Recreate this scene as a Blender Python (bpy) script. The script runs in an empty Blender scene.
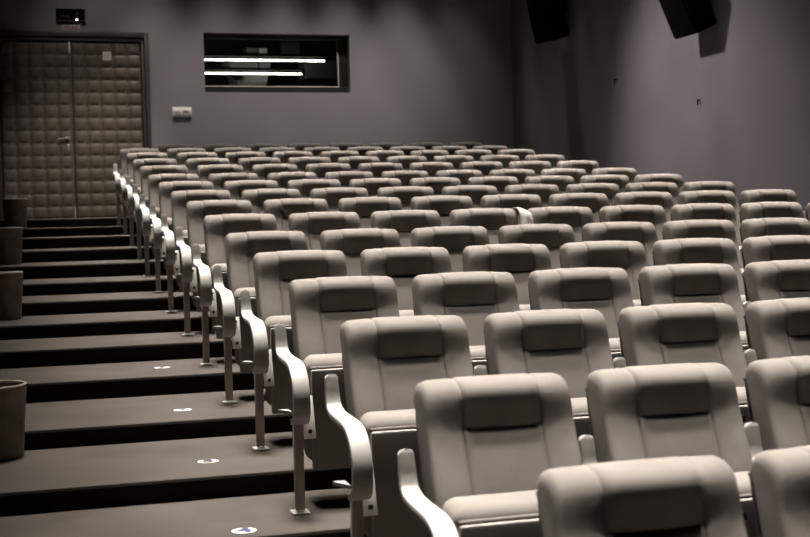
import bpy, bmesh, math, random
from mathutils import Vector, Matrix
random.seed(4)
PI = math.pi
SC = bpy.context.scene
COL = SC.collection

# ------------------------------------------------------------------ helpers
def tag(o, label=None, cat=None, group=None, kind=None):
    if label: o['label'] = label
    if cat: o['category'] = cat
    if group: o['group'] = group
    if kind: o['kind'] = kind
    return o

def link_mesh(name, bm, mat, parent=None, smooth=True, angle=40):
    bmesh.ops.recalc_face_normals(bm, faces=bm.faces)
    me = bpy.data.meshes.new(name)
    bm.to_mesh(me); bm.free()
    me.materials.append(mat)
    if smooth:
        me.shade_smooth()
        try:
            me.set_sharp_from_angle(angle=math.radians(angle))
        except Exception:
            pass
    o = bpy.data.objects.new(name, me)
    COL.objects.link(o)
    if parent: o.parent = parent
    return o

def empty(name, loc=(0, 0, 0), rz=0.0):
    o = bpy.data.objects.new(name, None)
    o.empty_display_size = .05
    o.location = loc; o.rotation_euler = (0, 0, rz)
    COL.objects.link(o)
    return o

def add_box(bm, lo, hi, bevel=0.0, seg=2, mat4=None):
    c = [(a + b) / 2 for a, b in zip(lo, hi)]
    s = [abs(b - a) for a, b in zip(lo, hi)]
    r = bmesh.ops.create_cube(bm, size=1.0)
    vs = r['verts']
    for v in vs:
        v.co = Vector((v.co.x * s[0] + c[0], v.co.y * s[1] + c[1], v.co.z * s[2] + c[2]))
    if bevel > 0:
        es = set()
        for v in vs: es.update(v.link_edges)
        rb = bmesh.ops.bevel(bm, geom=list(es), offset=bevel, segments=seg, affect='EDGES', profile=.5)
        vs = rb['verts']
    if mat4:
        bmesh.ops.transform(bm, matrix=mat4, verts=list({v for v in vs}))
    return vs

def box(lo, hi, bevel=0.0, seg=2):
    bm = bmesh.new(); add_box(bm, lo, hi, bevel, seg); return bm

def add_lathe(bm, prof, n=32, cx=0, cy=0):
    rings = []
    for (r, z) in prof:
        rings.append([bm.verts.new((cx + r * math.cos(2 * PI * i / n), cy + r * math.sin(2 * PI * i / n), z)) for i in range(n)])
    for a, b in zip(rings[:-1], rings[1:]):
        for i in range(n):
            bm.faces.new((a[i], a[(i + 1) % n], b[(i + 1) % n], b[i]))
    return rings

def add_cyl(bm, p0, p1, r, n=16, r2=None):
    p0 = Vector(p0); p1 = Vector(p1); d = p1 - p0
    q = d.to_track_quat('Z', 'Y').to_matrix().to_4x4()
    m = Matrix.Translation((p0 + p1) / 2) @ q
    bmesh.ops.create_cone(bm, cap_ends=True, segments=n, radius1=r, radius2=r if r2 is None else r2, depth=d.length, matrix=m)

def catmull(pts, k=6):
    P = [Vector(p) for p in pts]
    P = [P[0] * 2 - P[1]] + P + [P[-1] * 2 - P[-2]]
    out = []
    for i in range(1, len(P) - 2):
        a, b, c, d = P[i - 1], P[i], P[i + 1], P[i + 2]
        for j in range(k):
            t = j / k
            out.append(.5 * ((2 * b) + (c - a) * t + (2 * a - 5 * b + 4 * c - d) * t * t + (3 * b - a - 3 * c + d) * t ** 3))
    out.append(P[-2])
    return out

def smooth(a, b, x):
    t = min(1, max(0, (x - a) / (b - a)))
    return t * t * (3 - 2 * t)

# ------------------------------------------------------------------ materials
def new_mat(name):
    m = bpy.data.materials.new(name); m.use_nodes = True
    nt = m.node_tree
    b = nt.nodes['Principled BSDF']
    return m, nt, b

def simple(name, col, rough=.6, metal=0.0, spec=.5, bump=0.0, bscale=200, var=0.0, vscale=3.0, coat=0.0):
    m, nt, b = new_mat(name)
    b.inputs['Base Color'].default_value = (*col, 1)
    b.inputs['Roughness'].default_value = rough
    b.inputs['Metallic'].default_value = metal
    b.inputs['Specular IOR Level'].default_value = spec
    b.inputs['Coat Weight'].default_value = coat
    tc = nt.nodes.new('ShaderNodeTexCoord')
    if var > 0:
        n = nt.nodes.new('ShaderNodeTexNoise'); n.inputs['Scale'].default_value = vscale; n.inputs['Detail'].default_value = 5
        nt.links.new(tc.outputs['Object'], n.inputs['Vector'])
        r = nt.nodes.new('ShaderNodeMapRange')
        r.inputs['From Min'].default_value = .3; r.inputs['From Max'].default_value = .7
        r.inputs['To Min'].default_value = 1 - var; r.inputs['To Max'].default_value = 1 + var
        nt.links.new(n.outputs['Fac'], r.inputs['Value'])
        mx = nt.nodes.new('ShaderNodeVectorMath'); mx.operation = 'SCALE'
        mx.inputs[0].default_value = col
        nt.links.new(r.outputs['Result'], mx.inputs['Scale'])
        nt.links.new(mx.outputs['Vector'], b.inputs['Base Color'])
    if bump > 0:
        n2 = nt.nodes.new('ShaderNodeTexNoise'); n2.inputs['Scale'].default_value = bscale; n2.inputs['Detail'].default_value = 3
        nt.links.new(tc.outputs['Object'], n2.inputs['Vector'])
        bp = nt.nodes.new('ShaderNodeBump'); bp.inputs['Strength'].default_value = bump; bp.inputs['Distance'].default_value = .004
        nt.links.new(n2.outputs['Fac'], bp.inputs['Height'])
        nt.links.new(bp.outputs['Normal'], b.inputs['Normal'])
    return m

def emit(name, col, strength):
    m, nt, b = new_mat(name)
    b.inputs['Base Color'].default_value = (*col, 1)
    b.inputs['Emission Color'].default_value = (*col, 1)
    b.inputs['Emission Strength'].default_value = strength
    return m

def fabric(name, col, sheen=.25):
    m = simple(name, col, rough=1.0, spec=.05, bump=.25, bscale=380, var=.10, vscale=9)
    b = m.node_tree.nodes['Principled BSDF']
    b.inputs['Sheen Weight'].default_value = sheen
    b.inputs['Sheen Roughness'].default_value = .5
    b.inputs['Sheen Tint'].default_value = (.9, .85, .8, 1)
    return m

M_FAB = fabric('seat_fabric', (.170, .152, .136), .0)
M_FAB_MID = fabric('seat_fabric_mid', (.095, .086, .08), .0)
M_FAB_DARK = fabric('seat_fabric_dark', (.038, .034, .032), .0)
M_SHELL = simple('shell_plastic', (.02, .018, .016), .5)
M_PAN = simple('seat_pan_laminate', (.20, .178, .16), .7, bump=.05, var=.08)
M_ARM = simple('armrest_lacquer', (.31, .294, .27), .55, spec=.4, var=.04, vscale=14)
M_ARM_SIDE = M_ARM
M_POST = simple('post_metal', (.32, .28, .245), .45, metal=.3)
M_PLATE = simple('bracket_enamel', (.82, .78, .72), .35)
M_BOLT = simple('bolt_black', (.015, .014, .013), .4, metal=.5)
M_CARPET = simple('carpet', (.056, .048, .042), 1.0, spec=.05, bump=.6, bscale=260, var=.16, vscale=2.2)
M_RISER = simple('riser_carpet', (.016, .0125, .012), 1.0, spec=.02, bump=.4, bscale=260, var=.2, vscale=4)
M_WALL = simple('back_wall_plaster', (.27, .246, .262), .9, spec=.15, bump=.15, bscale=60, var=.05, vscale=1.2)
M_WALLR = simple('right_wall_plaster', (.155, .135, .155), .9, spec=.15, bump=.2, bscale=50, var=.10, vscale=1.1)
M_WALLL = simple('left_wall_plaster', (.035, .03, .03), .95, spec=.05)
M_CEIL = simple('ceiling_paint', (.008, .007, .007), 1.0, spec=.0)
M_SCREENWALL = simple('front_wall_paint', (.12, .11, .1), .9)
M_DOOR = simple('door_leatherette', (.135, .109, .086), .5, spec=.3, bump=.1, bscale=150, var=.10, vscale=6)
M_BUTTON = simple('door_button', (.055, .045, .035), .5)
M_FRAME = simple('door_frame_paint', (.05, .043, .036), .45)
M_BRASS = simple('handle_metal', (.72, .66, .58), .28, metal=.8)
M_WHITE = simple('white_plastic', (.78, .74, .68), .45)
M_PAPER = simple('notice_paper', (.62, .56, .50), .9)
M_DISC = simple('sticker_vinyl', (.42, .40, .38), .6)
M_INK = simple('dark_ink', (.02, .02, .03), .8)
M_INKB = simple('blue_ink', (.016, .018, .055), .7)
M_SIGN = simple('exit_plate_paint', (.50, .38, .36), .7)
M_SIGNTXT = simple('exit_plate_letters', (.03, .02, .02), .7)
M_BLACK = simple('black_cabinet', (.0025, .0025, .0025), .9, spec=.05)
M_GREEN = simple('exit_pictogram', (.035, .05, .04), .5)
M_BIN = simple('bin_metal', (.20, .165, .125), .55, metal=.25, var=.3, vscale=8)
M_BINRIM = simple('bin_rim', (.42, .37, .32), .35, metal=.5)
M_CLOTH = simple('white_cloth', (.80, .76, .70), .95, bump=.2, bscale=300)
M_WINFR = simple('window_frame_paint', (.018, .016, .015), .5)
M_TUBE = emit('fluorescent_glow', (1.0, .97, .86), 9.0)
M_LED = emit('led_glow', (1.0, .97, .9), 4.0)
M_BOOTH = simple('booth_paint', (.03, .028, .026), .9)
M_PROJ = simple('projector_casing', (.22, .21, .2), .6)
M_PROJL = simple('projector_panel', (.75, .72, .68), .5)
mg, nt, b = new_mat('window_glass')
b.inputs['Base Color'].default_value = (.9, .95, .93, 1); b.inputs['Roughness'].default_value = .0
b.inputs['Transmission Weight'].default_value = 1.0; b.inputs['IOR'].default_value = 1.05
M_GLASS = mg

# ------------------------------------------------------------------ layout measured from the photograph (metres)
FL = [.103, .200, .314, .425, .522, .616, .725, .832, .929, 1.030, 1.130, 1.250, 1.363, 1.476, 1.575, 1.679]
YO = [0.0, .885, 1.769, 2.667, 3.590, 4.509, 5.415, 6.312, 7.214, 8.123, 9.041, 9.946, 10.842, 11.724, 12.600, 13.519]
XO = [-.012, -.030, -.035, -.038, -.030, -.028, -.028, -.027, -.034, -.035, -.038, -.026, -.024, -.022, -.028, .505]
W = .54
NOSE = -.70
NOSES = [YO[n] + NOSE for n in range(16)]
NOSES[4:16] = [2.66, 3.62, 4.60, 5.42, 6.22, 7.08, 7.98, 8.86, 9.78, 10.70, 11.60, 12.55]
YB = 14.0            # back wall
XL, XR = -1.70, 5.16
YF = -6.5
ZC = 6.2

# ------------------------------------------------------------------ setting
def structure(name, bm, m, smooth_=False):
    o = link_mesh(name, bm, m, None, smooth_)
    o['kind'] = 'structure'
    return o

# stepped floor: treads with slightly worn rounded nosings
bm = bmesh.new()
prof = [(YF, .02), (NOSES[0], .02)]
for n in range(16):
    z = FL[n]
    prof += [(NOSES[n], z - .018), (NOSES[n] + .004, z - .006), (NOSES[n] + .014, z)]
    prof += [(NOSES[n + 1] if n < 15 else YB + .25, z)]
xs = [XL - .25, -1.2, -.8, -.4, 0, 1.3, 2.6, 3.9, XR + .25]
grid = [[bm.verts.new((x, y, z)) for x in xs] for (y, z) in prof]
for i in range(len(prof) - 1):
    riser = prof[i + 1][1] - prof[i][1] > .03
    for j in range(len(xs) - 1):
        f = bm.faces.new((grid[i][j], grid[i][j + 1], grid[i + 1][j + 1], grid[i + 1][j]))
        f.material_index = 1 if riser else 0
# solid underside
r0 = [bm.verts.new((x, YF, -.3)) for x in (xs[0], xs[-1])]
r1 = [bm.verts.new((x, YB + .25, -.3)) for x in (xs[0], xs[-1])]
bm.faces.new((r0[0], r1[0], r1[1], r0[1]))
bm.faces.new([r0[0], r0[1]] + grid[0][::-1])
bm.faces.new([r1[1], r1[0]] + grid[-1])
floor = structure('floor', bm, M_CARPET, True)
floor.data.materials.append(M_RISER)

structure('ceiling', box((XL - .25, YF - .25, ZC), (XR + .25, YB + .25, ZC + .12)), M_CEIL)
structure('wall_left', box((XL - .25, YF, -.25), (XL, YB, ZC)), M_WALLL)
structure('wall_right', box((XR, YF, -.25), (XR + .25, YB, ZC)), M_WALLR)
structure('wall_front', box((XL - .25, YF - .25, -.3), (XR + .25, YF, ZC)), M_SCREENWALL)
# back wall with the booth window opening and the doorway recess
WX0, WX1, WZ0, WZ1 = .94, 2.864, 3.27, 4.03
bm = bmesh.new()
add_box(bm, (XL - .25, YB, -.25), (WX0, YB + .25, ZC))
add_box(bm, (WX1, YB, -.25), (XR + .25, YB + .25, ZC))
add_box(bm, (WX0, YB, -.25), (WX1, YB + .25, WZ0))
add_box(bm, (WX0, YB, WZ1), (WX1, YB + .25, ZC))
bmesh.ops.remove_doubles(bm, verts=bm.verts, dist=1e-5)
structure('wall_back', bm, M_WALL)

# projection booth window
win = empty('window_1', ((WX0 + WX1) / 2, YB + .16, WZ0)); win['kind'] = 'structure'
bm = bmesh.new()
hx = (WX1 - WX0) / 2; hh = WZ1 - WZ0
add_box(bm, (-hx, -.05, 0), (hx, .05, .085), .004)
add_box(bm, (-hx, -.05, hh - .05), (hx, .05, hh), .004)
add_box(bm, (hx - .13, -.05, .085), (hx, .05, hh - .05), .004)
add_box(bm, (-hx, -.05, .085), (-hx + .02, .05, hh - .05), .004)
link_mesh('window_frame', bm, M_WINFR, win)
bm = box((-hx + .02, -.004, .085), (hx - .13, .004, hh - .05))
link_mesh('window_pane', bm, M_GLASS, win, False)
bm = bmesh.new()
add_box(bm, (-hx + .02, -.056, .080), (hx - .13, -.044, .092), .002)
add_box(bm, (hx - .142, -.056, .092), (hx - .126, -.044, hh - .22), .002)
o = link_mesh('lit_frame_edge', bm, simple('lit_edge_tone', (.75, .66, .56), .4), win); o['label'] = 'pale lit edge of the frame round the pane'  # booth light on the frame edge, put in as a pale strip

# booth behind the window
BX0, BX1, BY1, BZ0, BZ1 = -.6, 4.6, 19.2, 1.75, 4.80
y0 = YB + .25
structure('floor_booth', box((BX0 - .1, y0, BZ0 - .1), (BX1 + .1, BY1 + .1, BZ0)), M_BOOTH)
structure('ceiling_booth', box((BX0 - .1, y0, BZ1 + .03), (BX1 + .1, BY1 + .1, BZ1 + .13)), M_BOOTH)
structure('wall_booth_left', box((BX0 - .1, y0, BZ0), (BX0, BY1 + .1, BZ1 + .03)), M_BOOTH)
structure('wall_booth_right', box((BX1, y0, BZ0), (BX1 + .1, BY1 + .1, BZ1 + .03)), M_BOOTH)
structure('wall_booth_back', box((BX0, BY1, BZ0), (BX1, BY1 + .1, BZ1 + .03)), M_BOOTH)
for k, (yy, lab) in enumerate(((16.1, 'lit fluorescent tube on booth ceiling, upper of the two bright lines in the window'),
                              (17.75, 'lit fluorescent tube on booth ceiling, lower of the two bright lines in the window'))):
    t = empty('fluorescent_lamp', (2.0, yy, 3.955)); tag(t, lab, 'lamp', 'fluorescent tubes in the booth')
    bm = bmesh.new(); add_cyl(bm, (-1.9, 0, 0), (1.0, 0, 0), .011, 12); link_mesh('tube', bm, M_TUBE, t)
    bm = bmesh.new(); add_box(bm, (-1.95, -.03, .05), (1.05, .03, .092), .005)
    add_box(bm, (-1.95, -.014, -.02), (-1.9, .014, .05)); add_box(bm, (1.0, -.014, -.02), (1.05, .014, .05)); add_box(bm, (-1.2, -.008, .09), (-1.18, .008, .8753)); add_box(bm, (.3, -.008, .09), (.32, .008, .8753))
    link_mesh('lamp_housing', bm, M_BOOTH, t)

# projector standing in the booth
pj = empty('film_projector', (2.25, 18.35, BZ0)); tag(pj, 'grey film projector standing behind the booth window glass', 'projector')
bm = bmesh.new(); add_box(bm, (-.22, -.25, 0), (.22, .3, 2.02), .02); link_mesh('pedestal', bm, M_PROJ, pj)
bm = bmesh.new()
vs = add_box(bm, (-.36, -.32, 2.03), (.36, .4, 2.50), .03)
for v in bm.verts:
    f = (v.co.z - 2.03) / .47
    v.co.x = v.co.x * (.62 + .42 * f) - .04 * f
link_mesh('projector_body', bm, M_PROJ, pj)
bm = bmesh.new(); add_cyl(bm, (-.25, -.29, 2.2), (-.25, -.5, 2.2), .07, 20, .085); link_mesh('lens', bm, M_BLACK, pj)
bm = bmesh.new(); add_box(bm, (-.06, -.2, 2.505), (.28, .2, 2.67), .01); link_mesh('lamp_house', bm, M_PROJ, pj)
bm = bmesh.new(); add_box(bm, (.12, -.207, 2.55), (.27, -.202, 2.66)); o = link_mesh('panel_light', bm, M_PROJL, pj); o['label'] = 'white panel'
cab = empty('equipment_cabinet', (3.42, 18.5, BZ0)); tag(cab, 'grey equipment cabinet at the right end of the booth window', 'cabinet')
bm = bmesh.new(); add_box(bm, (-.26, -.3, 0), (.26, .3, 2.19), .01); link_mesh('cabinet_base', bm, M_BLACK, cab)
bm = bmesh.new(); add_box(bm, (-.26, -.3, 2.191), (.26, .3, 2.49), .01); link_mesh('cabinet_top', bm, M_PROJ, cab)
hb = empty('wall_box', (3.10, BY1, 4.30)); tag(hb, 'grey box high on the booth wall with a small pale switch', 'box')
bm = bmesh.new(); add_box(bm, (-.16, -.14, .06), (.16, -.001, .34), .008); link_mesh('box_body', bm, M_PROJ, hb)
bm = bmesh.new(); add_box(bm, (.10, -.16, .0), (.16, -.142, .09), .003); link_mesh('switch', bm, M_PROJL, hb)

# doorway: padded double door
DX0, DXM, DX1, DZ0, DZ1 = -1.575, -.722, .138, 1.681, 3.885
fr = empty('trim_1', (DXM, YB, DZ0)); fr['kind'] = 'structure'
bm = bmesh.new()
add_box(bm, (DX1 + .004 - DXM, -.07, 0), (DX1 + .04 - DXM, -.001, DZ1 - DZ0 + .12), .004)
add_box(bm, (DX1 + .045 - DXM, -.10, 0), (DX1 + .095 - DXM, -.001, DZ1 - DZ0 + .12), .006)
add_box(bm, (DX0 - .09 - DXM, -.10, 0), (DX0 - .004 - DXM, -.001, DZ1 - DZ0 + .12), .006)
add_box(bm, (DX0 - .004 - DXM, -.07, DZ1 - DZ0 + .004), (DX1 + .004 - DXM, -.001, DZ1 - DZ0 + .05), .004)
add_box(bm, (DX0 - .004 - DXM, -.10, DZ1 - DZ0 + .055), (DX1 + .045 - DXM, -.001, DZ1 - DZ0 + .12), .006)
link_mesh('door_frame', bm, M_FRAME, fr)

def quilt(w, h, cols, rows, off):
    """padded leatherette leaf, tufts where the lines cross"""
    bm = bmesh.new()
    per = 8
    cw = w / cols; rh = h / rows
    NX, NZ = cols * per, rows * per
    g = []
    for j in range(NZ + 1):
        row = []
        for i in range(NX + 1):
            x = w * i / NX; z = h * j / NZ
            a = abs(math.sin(PI * (x / cw))); c = abs(math.sin(PI * (z / rh)))
            e = min(1, (a ** .5)) * .5 + min(1, (c ** .5)) * .5
            d = .006 + .030 * (a ** .42) * (c ** .42) * .75 + .012 * e
            if i in (0, NX) or j in (0, NZ): d = .004
            row.append(bm.verts.new((x, -.02 - d, z)))
        g.append(row)
    for j in range(NZ):
        for i in range(NX):
            bm.faces.new((g[j][i], g[j][i + 1], g[j + 1][i + 1], g[j + 1][i]))
    # edges and back
    bd = [g[0][i] for i in range(NX + 1)] + [g[j][NX] for j in range(1, NZ + 1)] + [g[NZ][i] for i in range(NX - 1, -1, -1)] + [g[j][0] for j in range(NZ - 1, 0, -1)]
    bk = [bm.verts.new((v.co.x, -.002, v.co.z)) for v in bd]
    n = len(bd)
    for i in range(n):
        bm.faces.new((bd[i], bk[i], bk[(i + 1) % n], bd[(i + 1) % n]))
    bm.faces.new(bk)
    return bm, cw, rh

DH = DZ1 - DZ0 - .004
for k, (x0, x1) in enumerate(((DX0, DXM - .006), (DXM + .006, DX1))):
    d = empty('door_%d' % (k + 1), (x0, YB, DZ0 + .002)); d['kind'] = 'structure'
    bm, cw, rh = quilt(x1 - x0, DH, 5, 14, 0)
    o = link_mesh('padded_panel', bm, M_DOOR, d, True, 80)
    bm = bmesh.new()
    for i in range(1, 5):
        for j in range(1, 14):
            bmesh.ops.create_uvsphere(bm, u_segments=8, v_segments=5, radius=.012, matrix=Matrix.Translation((i * cw, -.03, j * rh)) @ Matrix.Diagonal((1, .6, 1, 1)))
    o = link_mesh('tuft_buttons', bm, M_BUTTON, d); o['kind'] = 'stuff'
    if k == 0:
        wx = x1 - x0
        hd = empty('door_handle', (wx - .055, -.06, 2.684 - DZ0)); hd.parent = d
        bm = bmesh.new(); add_cyl(bm, (0, .012, 0), (0, -.012, 0), .028, 20); add_cyl(bm, (0, -.012, 0), (0, -.05, 0), .011, 12)
        add_cyl(bm, (.006, -.045, 0), (-.12, -.045, -.012), .010, 12, .008)
        link_mesh('lever', bm, M_BRASS, hd)
        bm = bmesh.new(); add_box(bm, (-.016, -.006, -.16), (.014, .012, -.075), .006)
        p = link_mesh('keyhole_plate', bm, M_BRASS, hd)
        bm = bmesh.new(); add_box(bm, (wx - .018, -.066, DH - .14), (wx + .004, -.052, DH - .004), .003)
        o = link_mesh('flush_bolt', bm, M_WHITE, d); o['label'] = 'pale flush bolt at the top'
        bm = bmesh.new(); add_box(bm, (wx - .006, -.062, .015), (wx + .005, -.052, .15), .002)
        o = link_mesh('flush_bolt', bm, M_WHITE, d); o['label'] = 'pale flush bolt at the bottom'

def text_mesh(name, s, size, mat, parent, loc, rot=(PI / 2, 0, 0), align='CENTER', ext=.0008, bold=0.0):
    cu = bpy.data.curves.new(name + '_c', 'FONT'); cu.body = s; cu.size = size; cu.align_x = align; cu.align_y = 'CENTER'; cu.extrude = ext; cu.offset = bold
    t = bpy.data.objects.new(name + '_t', cu); COL.objects.link(t)
    dg = bpy.context.evaluated_depsgraph_get(); dg.update()
    me = bpy.data.meshes.new_from_object(t.evaluated_get(dg))
    me.name = name
    bpy.data.objects.remove(t); bpy.data.curves.remove(cu)
    o = bpy.data.objects.new(name, me); COL.objects.link(o)
    me.materials.clear(); me.materials.append(mat)
    o.location = loc; o.rotation_euler = rot
    if parent: o.parent = parent
    return o

# notice on the door
nb = empty('paper_notice', (-.281, YB - .0585, 3.655)); tag(nb, 'small square pale notice pinned high on the right padded door leaf', 'notice')
bm = box((-.052, -.002, 0), (.052, .002, .108)); link_mesh('sheet', bm, M_PAPER, nb, False)
bm = bmesh.new()
for i, (a, bb) in enumerate(((-.032, .030), (-.026, .026), (-.034, .034))):
    add_box(bm, (a, -.0032, .028 + i * .026), (bb, -.0022, .033 + i * .026))
link_mesh('printed_lines', bm, simple('faded_ink', (.36, .31, .27), .9), nb, False)

# exit light and sign
ex = empty('exit_light', (-.70, YB, 4.138)); tag(ex, 'dark exit light box with a glowing dot on the wall above the door', 'exit light')
bm = bmesh.new(); add_box(bm, (-.175, -.06, 0), (.175, -.0003, .15), .006); link_mesh('light_box', bm, M_BLACK, ex)
bm = bmesh.new(); add_box(bm, (-.17, -.066, 0), (.17, -.061, .008)); add_box(bm, (.162, -.066, .009), (.17, -.061, .12)); link_mesh('edge_trim', bm, M_FRAME, ex)
bm = bmesh.new()
px = .075   # running figure
bmesh.ops.create_uvsphere(bm, u_segments=10, v_segments=6, radius=.011, matrix=Matrix.Translation((px + .005, -.063, .105)) @ Matrix.Diagonal((1, .1, 1, 1)))
for (a, c, w_) in (((.0, .092), (-.012, .058), .010), ((-.012, .058), (.012, .042), .008), ((.012, .042), (.010, .022), .007), ((-.012, .058), (-.022, .038), .008), ((-.022, .038), (-.04, .032), .007), ((0, .088), (.022, .075), .005), ((0, .088), (-.022, .08), .005)):
    add_cyl(bm, (px + a[0], -.0625, a[1]), (px + c[0], -.0625, c[1]), w_ * .5, 8)
add_box(bm, (-.12, -.0635, .050), (-.01, -.0615, .062))
link_mesh('pictogram', bm, M_GREEN, ex)
bm = bmesh.new(); bmesh.ops.create_uvsphere(bm, u_segments=10, v_segments=8, radius=.012, matrix=Matrix.Translation((.068, -.068, .012)))
link_mesh('indicator_led', bm, M_LED, ex)
sg = empty('exit_sign', (-.705, YB, 4.02)); tag(sg, 'small pinkish exit plate with dark letters just under the exit light', 'sign')
bm = bmesh.new(); add_box(bm, (-.112, -.012, 0), (.112, -.002, .078), .002); link_mesh('sign_plate', bm, M_SIGN, sg)
text_mesh('sign_letters', 'IZLAZ', .062, M_SIGNTXT, sg, (0, -.0135, .039))

# double socket / switch plate
sw = empty('wall_socket', (.635, YB, 2.948)); tag(sw, 'white double socket plate on the back wall between door and window', 'socket')
bm = bmesh.new(); add_box(bm, (-.122, -.016, 0), (.122, -.001, .128), .006); link_mesh('cover_plate', bm, M_WHITE, sw)
for s in (-1, 1):
    bm = bmesh.new(); add_box(bm, (s * .058 - .045, -.026, .022), (s * .058 + .045, -.0165, .098), .004)
    c = link_mesh('socket_insert', bm, M_WHITE, sw)
    bm = bmesh.new(); add_box(bm, (s * .058 - .035, -.032, .072), (s * .058 + .035, -.0265, .084), .002)
    link_mesh('flap', bm, simple('flap_grey', (.30, .27, .24), .5) if s > 0 else M_WHITE, c)

# ------------------------------------------------------------------ loudspeakers on the right wall
def speaker(name, x, y, z, w, h, dp, yaw, tilt, label):
    r = empty(name, (x, y, z)); tag(r, label, 'loudspeaker', 'wall loudspeakers')
    m = Matrix.Translation((0, 0, 0)) @ Matrix.Rotation(yaw, 4, 'Z') @ Matrix.Rotation(tilt, 4, 'Y')
    bm = bmesh.new()
    add_box(bm, (-dp / 2, -w / 2, -h / 2), (dp / 2, w / 2, h / 2), .012, 2)
    for v in bm.verts:           # cabinet narrows towards the back
        f = (v.co.x + dp / 2) / dp
        v.co.y *= 1 - .22 * f
    bmesh.ops.transform(bm, matrix=m, verts=bm.verts)
    link_mesh('cabinet', bm, M_BLACK, r)
    bm = bmesh.new(); add_box(bm, (-dp / 2 - .014, -w / 2 + .02, -h / 2 + .02), (-dp / 2 - .002, w / 2 - .02, h / 2 - .02), .004)
    bmesh.ops.transform(bm, matrix=m, verts=bm.verts)
    link_mesh('grille', bm, simple('grille_cloth', (.003, .003, .003), 1.0, spec=.02, bump=.4, bscale=400), r)
    bm = bmesh.new()
    L = XR - x
    add_cyl(bm, m @ Vector((dp / 2 + .001, 0, .05)), (L - .03, 0, .09), .022, 12)
    add_box(bm, (L - .028, -.07, 0), (L - .001, .07, .18), .004)
    link_mesh('wall_bracket', bm, M_BLACK, r)
    return r
speaker('wall_speaker', 4.93, 8.72, 3.62, .46, .62, .27, 0, math.radians(-24), 'black loudspeaker high on the right wall, nearer of the two')
speaker('wall_speaker', 4.92, 12.15, 4.06, .42, .66, .30, 0, math.radians(-12), 'black loudspeaker high on the right wall near the back corner')
for k, (y, z) in enumerate(((8.88, 2.66), (10.75, 3.07))):
    h = empty('wall_hook', (XR, y, z)); tag(h, ('tiny dark hook on the bare right wall, lower and nearer one', 'tiny dark hook on the bare right wall, higher and farther one')[k], 'hook', 'hooks on the right wall')
    bm = bmesh.new(); add_cyl(bm, (-.001, 0, .02), (-.03, 0, .02), .010, 10); add_cyl(bm, (-.027, 0, .018), (-.027, 0, -.03), .008, 8, .006)
    link_mesh('peg', bm, M_BLACK, h)

# ------------------------------------------------------------------ litter bins along the left edge of the stairs
BINS = [(4, -1.492, 3.50, 'metal waste bin at the left edge of the stairs, nearest one'),
        (8, -1.505, 6.85, 'metal waste bin at the left edge of the stairs, second from the camera'),
        (11, -1.505, 9.50, 'metal waste bin at the left edge of the stairs, third from the camera'),
        (14, -1.43, 12.35, 'metal waste bin at the top left of the stairs beside the padded door')]
for n, x, y, lab in BINS:
    t = empty('waste_bin', (x, y, FL[n] + .001)); tag(t, lab, 'bin', 'waste bins along the stairs')
    s = 1.0 if n < 14 else .84
    bm = bmesh.new()
    add_lathe(bm, [(0, .004), (.10 * s, .0), (.138 * s, .0), (.140 * s, .012), (.138 * s, .02), (.160 * s, .318), (.152 * s, .318), (.131 * s, .026), (0, .024)], 40)
    link_mesh('bin_body', bm, M_BIN, t)
    bm = bmesh.new()
    pr = [(.155 * s + .007 * math.cos(a), .326 + .006 * math.sin(a)) for a in [i * PI / 4 for i in range(9)]]
    add_lathe(bm, pr, 40); bmesh.ops.remove_doubles(bm, verts=bm.verts, dist=1e-5)
    link_mesh('rim', bm, M_BINRIM, t)

# ------------------------------------------------------------------ row number stickers on the treads
STK = [(3, -.578, 2.055, '4', 1), (4, -.583, 2.98, '5', 0), (5, -.579, 3.955, '6', 1), (6, -.575, 5.00, '7', 0), (7, -.51, 6.35, '8', 0)]
STLAB = ['nearest oval sticker with a blue number on the stairs', 'oval sticker with a dark number on the second tread from the bottom',
         'oval sticker with a blue number on the third tread from the bottom', 'oval sticker on the fourth tread from the bottom',
         'faint number sticker on the fifth tread from the bottom']
for (n, x, y, ch, blue), lab in zip(STK, STLAB):
    t = empty('row_sticker', (x, y, FL[n] + .0006)); tag(t, lab, 'sticker', 'row number stickers on the treads')
    if n < 7:
        bm = bmesh.new()
        add_lathe(bm, [(0.0001, .0012), (.042, .0012), (.046, .0006), (.046, 0)], 28)
        for v in bm.verts: v.co.y *= .95
        link_mesh('disc', bm, M_DISC, t)
        text_mesh('number', ch, .098, M_INKB if blue else M_INK, t, (.0, -.002, .0022), (0, 0, 0), bold=.004)
    else:
        text_mesh('number', '176', .075, M_INK, t, (0, 0, .001), (0, 0, 0))

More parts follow.
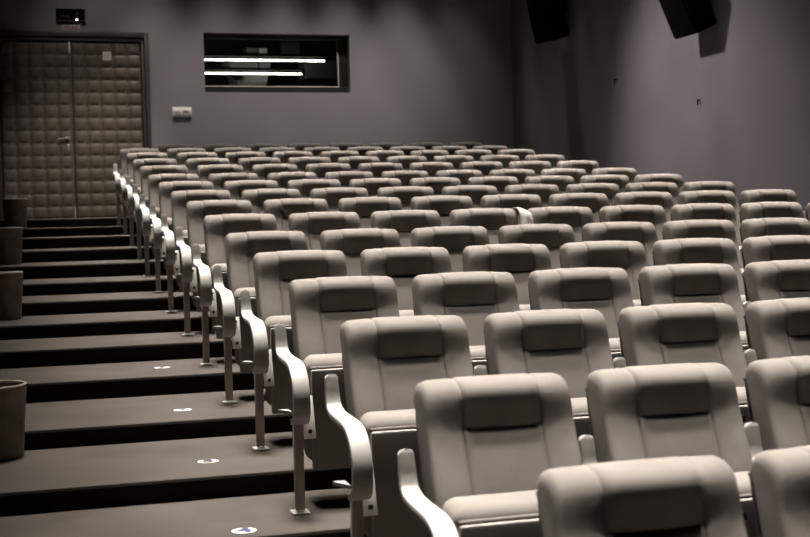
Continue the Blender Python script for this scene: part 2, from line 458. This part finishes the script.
# ------------------------------------------------------------------ the folding seat
CEN = [(-.165, .43), (-.213, .445), (-.229, .50), (-.218, .55), (-.199, .60), (-.178, .65), (-.160, .69), (-.145, .722), (-.1385, .735), (-.1295, .742),
       (-.1305, .749), (-.131, .760), (-.132, .780), (-.133, .803), (-.1335, .826), (-.1305, .845), (-.119, .861), (-.098, .873), (-.070, .879), (-.035, .880), (-.006, .873), (.010, .858), (.014, .835)]
WNG = [(-.165, .43), (-.213, .445), (-.230, .50), (-.217, .55), (-.196, .60), (-.174, .65), (-.155, .69), (-.142, .722), (-.1375, .735), (-.135, .742),
       (-.133, .749), (-.1305, .760), (-.128, .780), (-.126, .803), (-.1225, .826), (-.116, .845), (-.103, .860), (-.084, .871), (-.060, .877), (-.032, .878), (-.006, .872), (.010, .857), (.014, .835)]
OUTP = [(-.165, .43), (-.213, .445), (-.230, .50), (-.217, .55), (-.195, .60), (-.172, .65), (-.151, .69), (-.135, .722), (-.129, .735), (-.126, .742),
       (-.123, .749), (-.118, .760), (-.110, .780), (-.101, .803), (-.091, .826), (-.081, .845), (-.069, .860), (-.056, .871), (-.042, .877), (-.026, .878), (-.006, .872), (.010, .857), (.014, .835)]
BACK = [(.004, .80), (-.015, .72), (-.045, .62), (-.085, .52), (-.115, .44)]
HW = .223
SEAM = .118
def backrest_bm():
    bm = bmesh.new()
    us = []
    half = [0, .03, .06, .085, .102, .111, .1155, .118, .1205, .125, .134, .15, .168, .184, .198, .209, .215, .220, .223]
    us = [-h for h in half[:0:-1]] + half
    def mid_y(z): return -.012 - .46 * (.88 - z)
    rows = []
    for (c, w, q) in list(zip(CEN, WNG, OUTP)) + [(p, p, p) for p in BACK]:
        row = []
        for u in us:
            a = abs(u)
            t = smooth(.100, .134, a)
            t2 = smooth(.125, .21, a) * .25
            wy = w[0] * (1 - t2) + q[0] * t2; wz = w[1] * (1 - t2) + q[1] * t2
            y = c[0] * (1 - t) + wy * t; z = c[1] * (1 - t) + wz * t
            front = y < mid_y(z)
            # stitched seam groove
            g = max(0, 1 - abs(a - SEAM) / .008)
            if front or z > .85:
                if z > .86: z -= .0045 * g
                if front: y += .0075 * g
            # soft pillow between the seams
            if a < SEAM and front:
                y -= .010 * (1 - (a / SEAM) ** 2)
            # rounded outer edge
            my = mid_y(z)
            e = max(0, (a - .200) / (HW - .200))
            k = math.sqrt(max(0, 1 - e ** 2.4))
            k = .66 + .34 * k
            y = my + (y - my) * k
            # rounded top corners, slight arch
            d = max(0, (a - .196) / (HW - .196))
            drop = .030 * (1 - math.sqrt(max(0, 1 - d * d)))
            if z > .74: z -= drop * (z - .74) / .14
            z -= .006 * (a / HW) ** 2 * (1 if z > .8 else 0)
            row.append(bm.verts.new((u * (1.0 + .010 * smooth(.86, .55, z)), y, z)))
        rows.append(row)
    n = len(rows)
    for j in range(n):
        a, b_ = rows[j], rows[(j + 1) % n]
        for i in range(len(us) - 1):
            bm.faces.new((a[i], a[i + 1], b_[i + 1], b_[i]))
    for i in (0, len(us) - 1):
        bm.faces.new([r[i] for r in rows])
    return bm

def shell_bm():
    bm = bmesh.new()
    pts = [(.022, .832), (.012, .80), (-.006, .72), (-.036, .62), (-.076, .52), (-.106, .44), (-.13, .36)]
    us = [-.222, -.212, -.18, -.09, 0, .09, .18, .212, .222]
    fr_, bk = [], []
    for (y, z) in pts:
        r1, r2 = [], []
        for u in us:
            e = max(0, (abs(u) - .17) / .056)
            c = .004 * e * e
            dz = -.025 * e * e if z > .8 else 0
            r1.append(bm.verts.new((u * (1 + .010 * smooth(.86, .55, z)) * .965, y + .001 - c, z + dz)))
            r2.append(bm.verts.new((u * (1 + .010 * smooth(.86, .55, z)) * .965, y + .013 - c, z + dz)))
        fr_.append(r1); bk.append(r2)
    for j in range(len(pts) - 1):
        for i in range(len(us) - 1):
            bm.faces.new((fr_[j][i], fr_[j][i + 1], fr_[j + 1][i + 1], fr_[j + 1][i]))
            bm.faces.new((bk[j][i], bk[j + 1][i], bk[j + 1][i + 1], bk[j][i + 1]))
        for i in (0, len(us) - 1):
            bm.faces.new((fr_[j][i], fr_[j + 1][i], bk[j + 1][i], bk[j][i]))
    for j in (0, len(pts) - 1):
        for i in range(len(us) - 1):
            bm.faces.new((fr_[j][i], fr_[j][i + 1], bk[j][i + 1], bk[j][i]))
    return bm

def seat_bm():
    """cushion of the tipped-up seat: front edge uppermost"""
    bm = bmesh.new()
    add_box(bm, (-.222, -.352, .150), (.222, -.205, .572), .040, 4)
    for v in bm.verts:
        v.co.y += .10 * (.56 - v.co.z) * .35
        if v.co.z > .5: v.co.z += (v.co.y + .30) * .10
        if v.co.z > .5: v.co.z += .006 * (1 - (v.co.x / .222) ** 2) - .002
        v.co.z -= .004 * max(0, 1 - abs(v.co.x) / .006) if v.co.z > .5 else 0
    return bm
def pan_bm():
    bm = bmesh.new()
    vs = add_box(bm, (-.216, -.376, .128), (.216, -.3535, .530), .010, 2)
    for v in vs: v.co.y += .10 * (.56 - v.co.z) * .35
    return bm
def piping_bm():
    bm = bmesh.new()
    for x0, x1 in ((-.215, .215),):
        add_cyl(bm, (x0, -.358, .536), (x1, -.358, .536), .0055, 8)
    return bm

ARMPATH = [(-.132, .684), (-.139, .655), (-.147, .620), (-.163, .590), (-.206, .573), (-.28, .567), (-.350, .564), (-.415, .559), (-.466, .541), (-.504, .506), (-.525, .460), (-.530, .412), (-.520, .375), (-.495, .352), (-.462, .345)]
def arm_bm(grow=.0115):
    bm = bmesh.new()
    P = catmull([(0, y, z) for y, z in ARMPATH], 4)
    wd, th, r = .029, .012, .005
    def section(w_, t_):
        r_ = min(r, w_ * .8, t_ * .8)
        out = []
        for cx_, cz_, a0 in ((w_ - r_, t_ - r_, 0), (-w_ + r_, t_ - r_, PI / 2), (-w_ + r_, -t_ + r_, PI), (w_ - r_, -t_ + r_, 1.5 * PI)):
            for k in range(3):
                a = a0 + k * PI / 4
                out.append((cx_ + r_ * math.cos(a), cz_ + r_ * math.sin(a)))
        return out
    L = [0]
    for a, b_ in zip(P[:-1], P[1:]): L.append(L[-1] + (b_ - a).length)
    rings = []
    # rounded first end: extra rings
    stations = []
    T0 = (P[1] - P[0]).normalized()
    for k in range(5):
        a = k / 5
        d = .026 * (1 - a)
        stations.append((P[0] - T0 * .017 * (1 - a), T0, max(.08, math.sqrt(max(0, 1 - (1 - a) ** 2)))))
    for i, p in enumerate(P):
        t = (P[min(i + 1, len(P) - 1)] - P[max(i - 1, 0)]).normalized()
        stations.append((p, t, 1.0))
    for q_, (p, t, s) in enumerate(stations):
        wd = .0215 + grow * smooth(0, .62, q_ / len(stations))
        nrm = Vector((0, -t.z, t.y))
        if nrm.dot(Vector((0, -.3, 1))) < 0 and False: nrm = -nrm
        ring = [bm.verts.new(p + Vector((a * s, 0, 0)) + nrm * c) for a, c in section(wd, th)]
        rings.append(ring)
    m = len(rings[0])
    for a, b_ in zip(rings[:-1], rings[1:]):
        for i in range(m):
            bm.faces.new((a[i], a[(i + 1) % m], b_[(i + 1) % m], b_[i]))
    bm.faces.new(rings[0]); bm.faces.new(rings[-1])
    return bm

def post_bm():
    bm = bmesh.new()
    add_box(bm, (-.019, -.455, .0075), (.019, -.428, .350), .004)
    return bm
def foot_bm():
    return box((-.034, -.482, .001), (.034, -.400, .007), .002)

def make_seat(name, fab):
    r = empty(name)
    link_mesh('backrest', backrest_bm(), fab, r, True, 55)
    link_mesh('back_shell', shell_bm(), M_SHELL, r)
    s = link_mesh('seat_cushion', seat_bm(), fab, r)
    link_mesh('piping', piping_bm(), fab, s)
    p = link_mesh('seat_pan', pan_bm(), M_PAN, r)
    bm = bmesh.new(); add_cyl(bm, (0.07, -.372, .485), (0.07, -.384, .484), .012, 14); link_mesh('pan_button', bm, M_BOLT, p)
    for c in r.children: c.location.z = .01
    return r

def add_arm(r, x, aisle=False, right=False):
    a = bpy.data.objects.new('armrest', ARM_ME if aisle else ARM_SLIM)
    if a.name not in COL.objects: COL.objects.link(a)
    a.parent = r; a.location = (x, 0, .01)
    l = bpy.data.objects.new('leg', POST_ME); COL.objects.link(l); l.parent = r; l.location = (x, 0, 0)
    f = bpy.data.objects.new('foot_plate', FOOT_ME); f.location.z = -.005; COL.objects.link(f); f.parent = l
    if aisle:
        p = bpy.data.objects.new('mounting_plate', MP_ME); COL.objects.link(p); p.parent = r; p.location = (x, 0, .01)
        for z in (.289, .405):
            q = bpy.data.objects.new('bolt', BOLT_ME); COL.objects.link(q); q.parent = p; q.location = TILT @ Vector((.054, -.4035, z)); q.rotation_euler = (math.radians(-16), 0, 0)
        q = bpy.data.objects.new('stop_pin', PIN_ME); COL.objects.link(q); q.parent = p
        s = bpy.data.objects.new('ledge', LEDGE_ME); COL.objects.link(s); s.parent = r; s.location = (x, 0, .01)

def mesh_only(name, bm, mat):
    o = link_mesh(name, bm, mat); me = o.data; bpy.data.objects.remove(o); return me
ARM_ME = mesh_only('armrest', arm_bm(), M_ARM)
ARM_SLIM = mesh_only('armrest', arm_bm(.0065), M_ARM)
POST_ME = mesh_only('leg', post_bm(), M_POST)
FOOT_ME = mesh_only('foot_plate', foot_bm(), M_ARM)
bm = bmesh.new(); add_box(bm, (.031, -.403, .262), (.077, -.395, .432), .002)
TILT = Matrix.Translation((0, -.39, .32)) @ Matrix.Rotation(math.radians(-16), 4, 'X') @ Matrix.Translation((0, .39, -.32))
bmesh.ops.transform(bm, matrix=TILT, verts=bm.verts)
MP_ME = mesh_only('mounting_plate', bm, M_PLATE)
bm = bmesh.new(); add_cyl(bm, (0, .0, 0), (0, -.007, 0), .0085, 10); BOLT_ME = mesh_only('bolt', bm, M_BOLT)
bm = bmesh.new(); add_cyl(bm, (.014, -.398, .30), (.0255, -.398, .30), .006, 10)
bmesh.ops.create_uvsphere(bm, u_segments=10, v_segments=8, radius=.009, matrix=Matrix.Translation((.010, -.400, .30)))
PIN_ME = mesh_only('stop_pin', bm, M_BRASS)
bm = bmesh.new()   # triangular ledge outboard of the armrest end
tv = [(-.034, -.520), (-.034, -.430), (-.074, -.43)]
top = [bm.verts.new((x, y, .392)) for x, y in tv]; bot = [bm.verts.new((x, y, .379)) for x, y in tv]
bm.faces.new(top); bm.faces.new(bot[::-1])
for i in range(3): bm.faces.new((top[i], bot[i], bot[(i + 1) % 3], top[(i + 1) % 3]))
LEDGE_ME = mesh_only('ledge', bm, M_ARM)

ORD = ['first', 'second', 'third', 'fourth', 'fifth', 'sixth', 'seventh', 'eighth', 'ninth', 'tenth', 'eleventh', 'twelfth', 'thirteenth', 'fourteenth', 'fifteenth', 'sixteenth']
COUNT = [9, 9, 9, 9, 9, 9, 9, 9, 9, 9, 9, 9, 9, 9, 9, 8]

def children_of(o):
    return [c for c in bpy.data.objects if c.parent == o]

protos = {}
def proto(kind):
    """kind: (fabric, aisle, last)"""
    if kind in protos: return protos[kind], False
    fab, aisle, last = kind
    r = make_seat('folding_seat', fab)
    add_arm(r, -.289 if aisle else -.286, aisle)
    if last: add_arm(r, .27)
    protos[kind] = (r, [(c, [(g) for g in children_of(c)]) for c in children_of(r)])
    return protos[kind], True

def copy_seat(tree):
    r, kids = tree
    n = r.copy(); COL.objects.link(n)
    for c, gs in kids:
        d = c.copy(); COL.objects.link(d); d.parent = n
        for g in gs:
            h = g.copy(); COL.objects.link(h); h.parent = d
    return n

for n in range(16):
    for k in range(COUNT[n]):
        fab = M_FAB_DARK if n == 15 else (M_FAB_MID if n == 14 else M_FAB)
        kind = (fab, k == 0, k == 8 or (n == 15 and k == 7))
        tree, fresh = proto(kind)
        o = tree[0] if fresh else copy_seat(tree)
        dx = XO[n] + k * W
        o.location = (dx, YO[n] + .032, FL[n] + .006)
        if n == 15:
            o.rotation_euler = (0, 0, 0)
        else:
            o.rotation_euler = (0, 0, random.uniform(-.006, .006))
        pos = 'aisle seat' if k == 0 else '%s from the aisle' % ORD[k]
        if n == 0:
            lab = 'grey padded folding seat, %s in the cropped front row' % pos
        elif n == 15:
            lab = 'dark padded folding seat, %s from the left in the dark rearmost row' % ORD[k]
        elif n == 14:
            lab = 'dull grey folding seat, %s in the second row from the back' % pos
        else:
            lab = 'grey padded folding seat, %s in the %s row from the front' % (pos, ORD[n])
        tag(o, lab, 'seat', 'folding cinema seats in raked rows')

# white cloth hung over the corner of a headrest
cl = empty('white_cloth', (XO[6] + 3 * W, YO[6], FL[6])); tag(cl, 'white cloth hanging between two headrests in the middle of the seventh row', 'cloth')
bm = bmesh.new()
nu, nv = 10, 20
DR = catmull([(0, -.020, .893), (0, -.075, .895), (0, -.125, .882), (0, -.150, .850), (0, -.162, .800), (0, -.178, .750), (0, -.195, .705)], 4)
g = []
for j in range(nv + 1):
    row = []
    p = DR[int(round(j / nv * (len(DR) - 1)))]
    for i in range(nu + 1):
        u = i / nu
        x = .196 + .010 * j / nv + (.098 - .012 * j / nv) * u
        sag = .045 * max(0, u - .30) ** 1.3
        row.append(bm.verts.new((x, p.y - .004 * math.sin(u * 8 + j * .3), p.z - sag)))
    g.append(row)
for j in range(nv):
    for i in range(nu):
        bm.faces.new((g[j][i], g[j][i + 1], g[j + 1][i + 1], g[j + 1][i]))
geo = bmesh.ops.solidify(bm, geom=list(bm.faces), thickness=.003)
link_mesh('cloth_sheet', bm, M_CLOTH, cl)

# ------------------------------------------------------------------ light: unseen ceiling spots and added strips
def spot(x, y, z, target, power, size=100, blend=.7, rad=.10, col=(1, .945, .88)):
    l = bpy.data.lights.new('unseen_ceiling_spot', 'SPOT'); l.energy = power; l.spot_size = math.radians(size); l.spot_blend = blend
    l.shadow_soft_size = rad; l.color = col
    o = bpy.data.objects.new('unseen_ceiling_spot', l); COL.objects.link(o)
    o.location = (x, y, z)
    d = Vector(target) - Vector((x, y, z))
    o.rotation_euler = d.to_track_quat('-Z', 'Y').to_euler()
    return o
TILT_DEG, SPREAD = 10.5, 21
def strip(x0, x1, y, z, power, tilt, spread, wid=.2):
    """added, unseen strip light; narrow beam tilted a little towards the screen"""
    l = bpy.data.lights.new('added_ceiling_strip', 'AREA'); l.shape = 'RECTANGLE'; l.size = x1 - x0; l.size_y = wid
    l.energy = power; l.spread = math.radians(spread); l.color = (1, .95, .89)
    o = bpy.data.objects.new('added_ceiling_strip', l); COL.objects.link(o)
    o.location = ((x0 + x1) / 2, y, z); o.rotation_euler = (math.radians(-tilt), 0, 0)
    return o
for i in range(-2, 25):
    y = .9 + .55 * i
    strip(-1.15, min(4.85, 0.85 + .70 * max(0, y)), y + .8, ZC - .12, 58 * (1.0 - .014 * i) * (min(4.85, 0.85 + .70 * max(0, y)) + 1.15) / 6.0 * .976, TILT_DEG, SPREAD)  # added strips stop short at the front right to imitate lens falloff
for x, pw in ((.35, 200), (1.15, 270), (1.95, 320), (2.75, 340), (3.55, 300), (4.3, 90)):
    spot(x, 13.15, ZC - .10, (x, 13.66, 1.6), pw * 1.15, 45, 1.0, .10)
spot(.6, 9.6, ZC - .10, (-.68, YB, 1.8), 520, 29, 1.0, .10)  # added unseen spot, brightens the lower door and fades above
spot(-.6, 11.3, ZC - .10, (-.25, YB, 3.6), 85, 40, 1.0, .10)  # added unseen spot to lift the exit plate
spot(1.6, 10.1, ZC - .10, (XR, 8.9, 2.15), 1150, 50, 1.0, .20)
w = bpy.data.worlds.new('world'); SC.world = w; w.use_nodes = True
w.node_tree.nodes['Background'].inputs['Color'].default_value = (0, 0, 0, 1)

# ------------------------------------------------------------------ camera
yaw, pitch, roll, F = 2.84278708e-01, -3.65266559e-02, -2.50657851e-02, 1285.4
CAM = Vector((-1.30154536, -2.61493064, 1.54538797))
fw = Vector((math.sin(yaw) * math.cos(pitch), math.cos(yaw) * math.cos(pitch), math.sin(pitch)))
rt = Vector((math.cos(yaw), -math.sin(yaw), 0)); up = rt.cross(fw)
c, s = math.cos(roll), math.sin(roll)
r2 = c * rt + s * up; u2 = -s * rt + c * up
cam = bpy.data.cameras.new('camera'); co = bpy.data.objects.new('camera', cam); COL.objects.link(co)
R = Matrix((r2, u2, -fw)).transposed()
co.matrix_world = Matrix.Translation(CAM) @ R.to_4x4()
cam.sensor_width = 36; cam.lens = F * 36 / 810; cam.clip_start = .05
cam.dof.use_dof = True; cam.dof.focus_distance = 6.5; cam.dof.aperture_fstop = 4.5
SC.camera = co

SC.view_settings.view_transform = 'Standard'
SC.view_settings.look = 'None'
SC.view_settings.gamma = 1
SC.view_settings.use_curve_mapping = False
SC.view_settings.exposure = 0.15
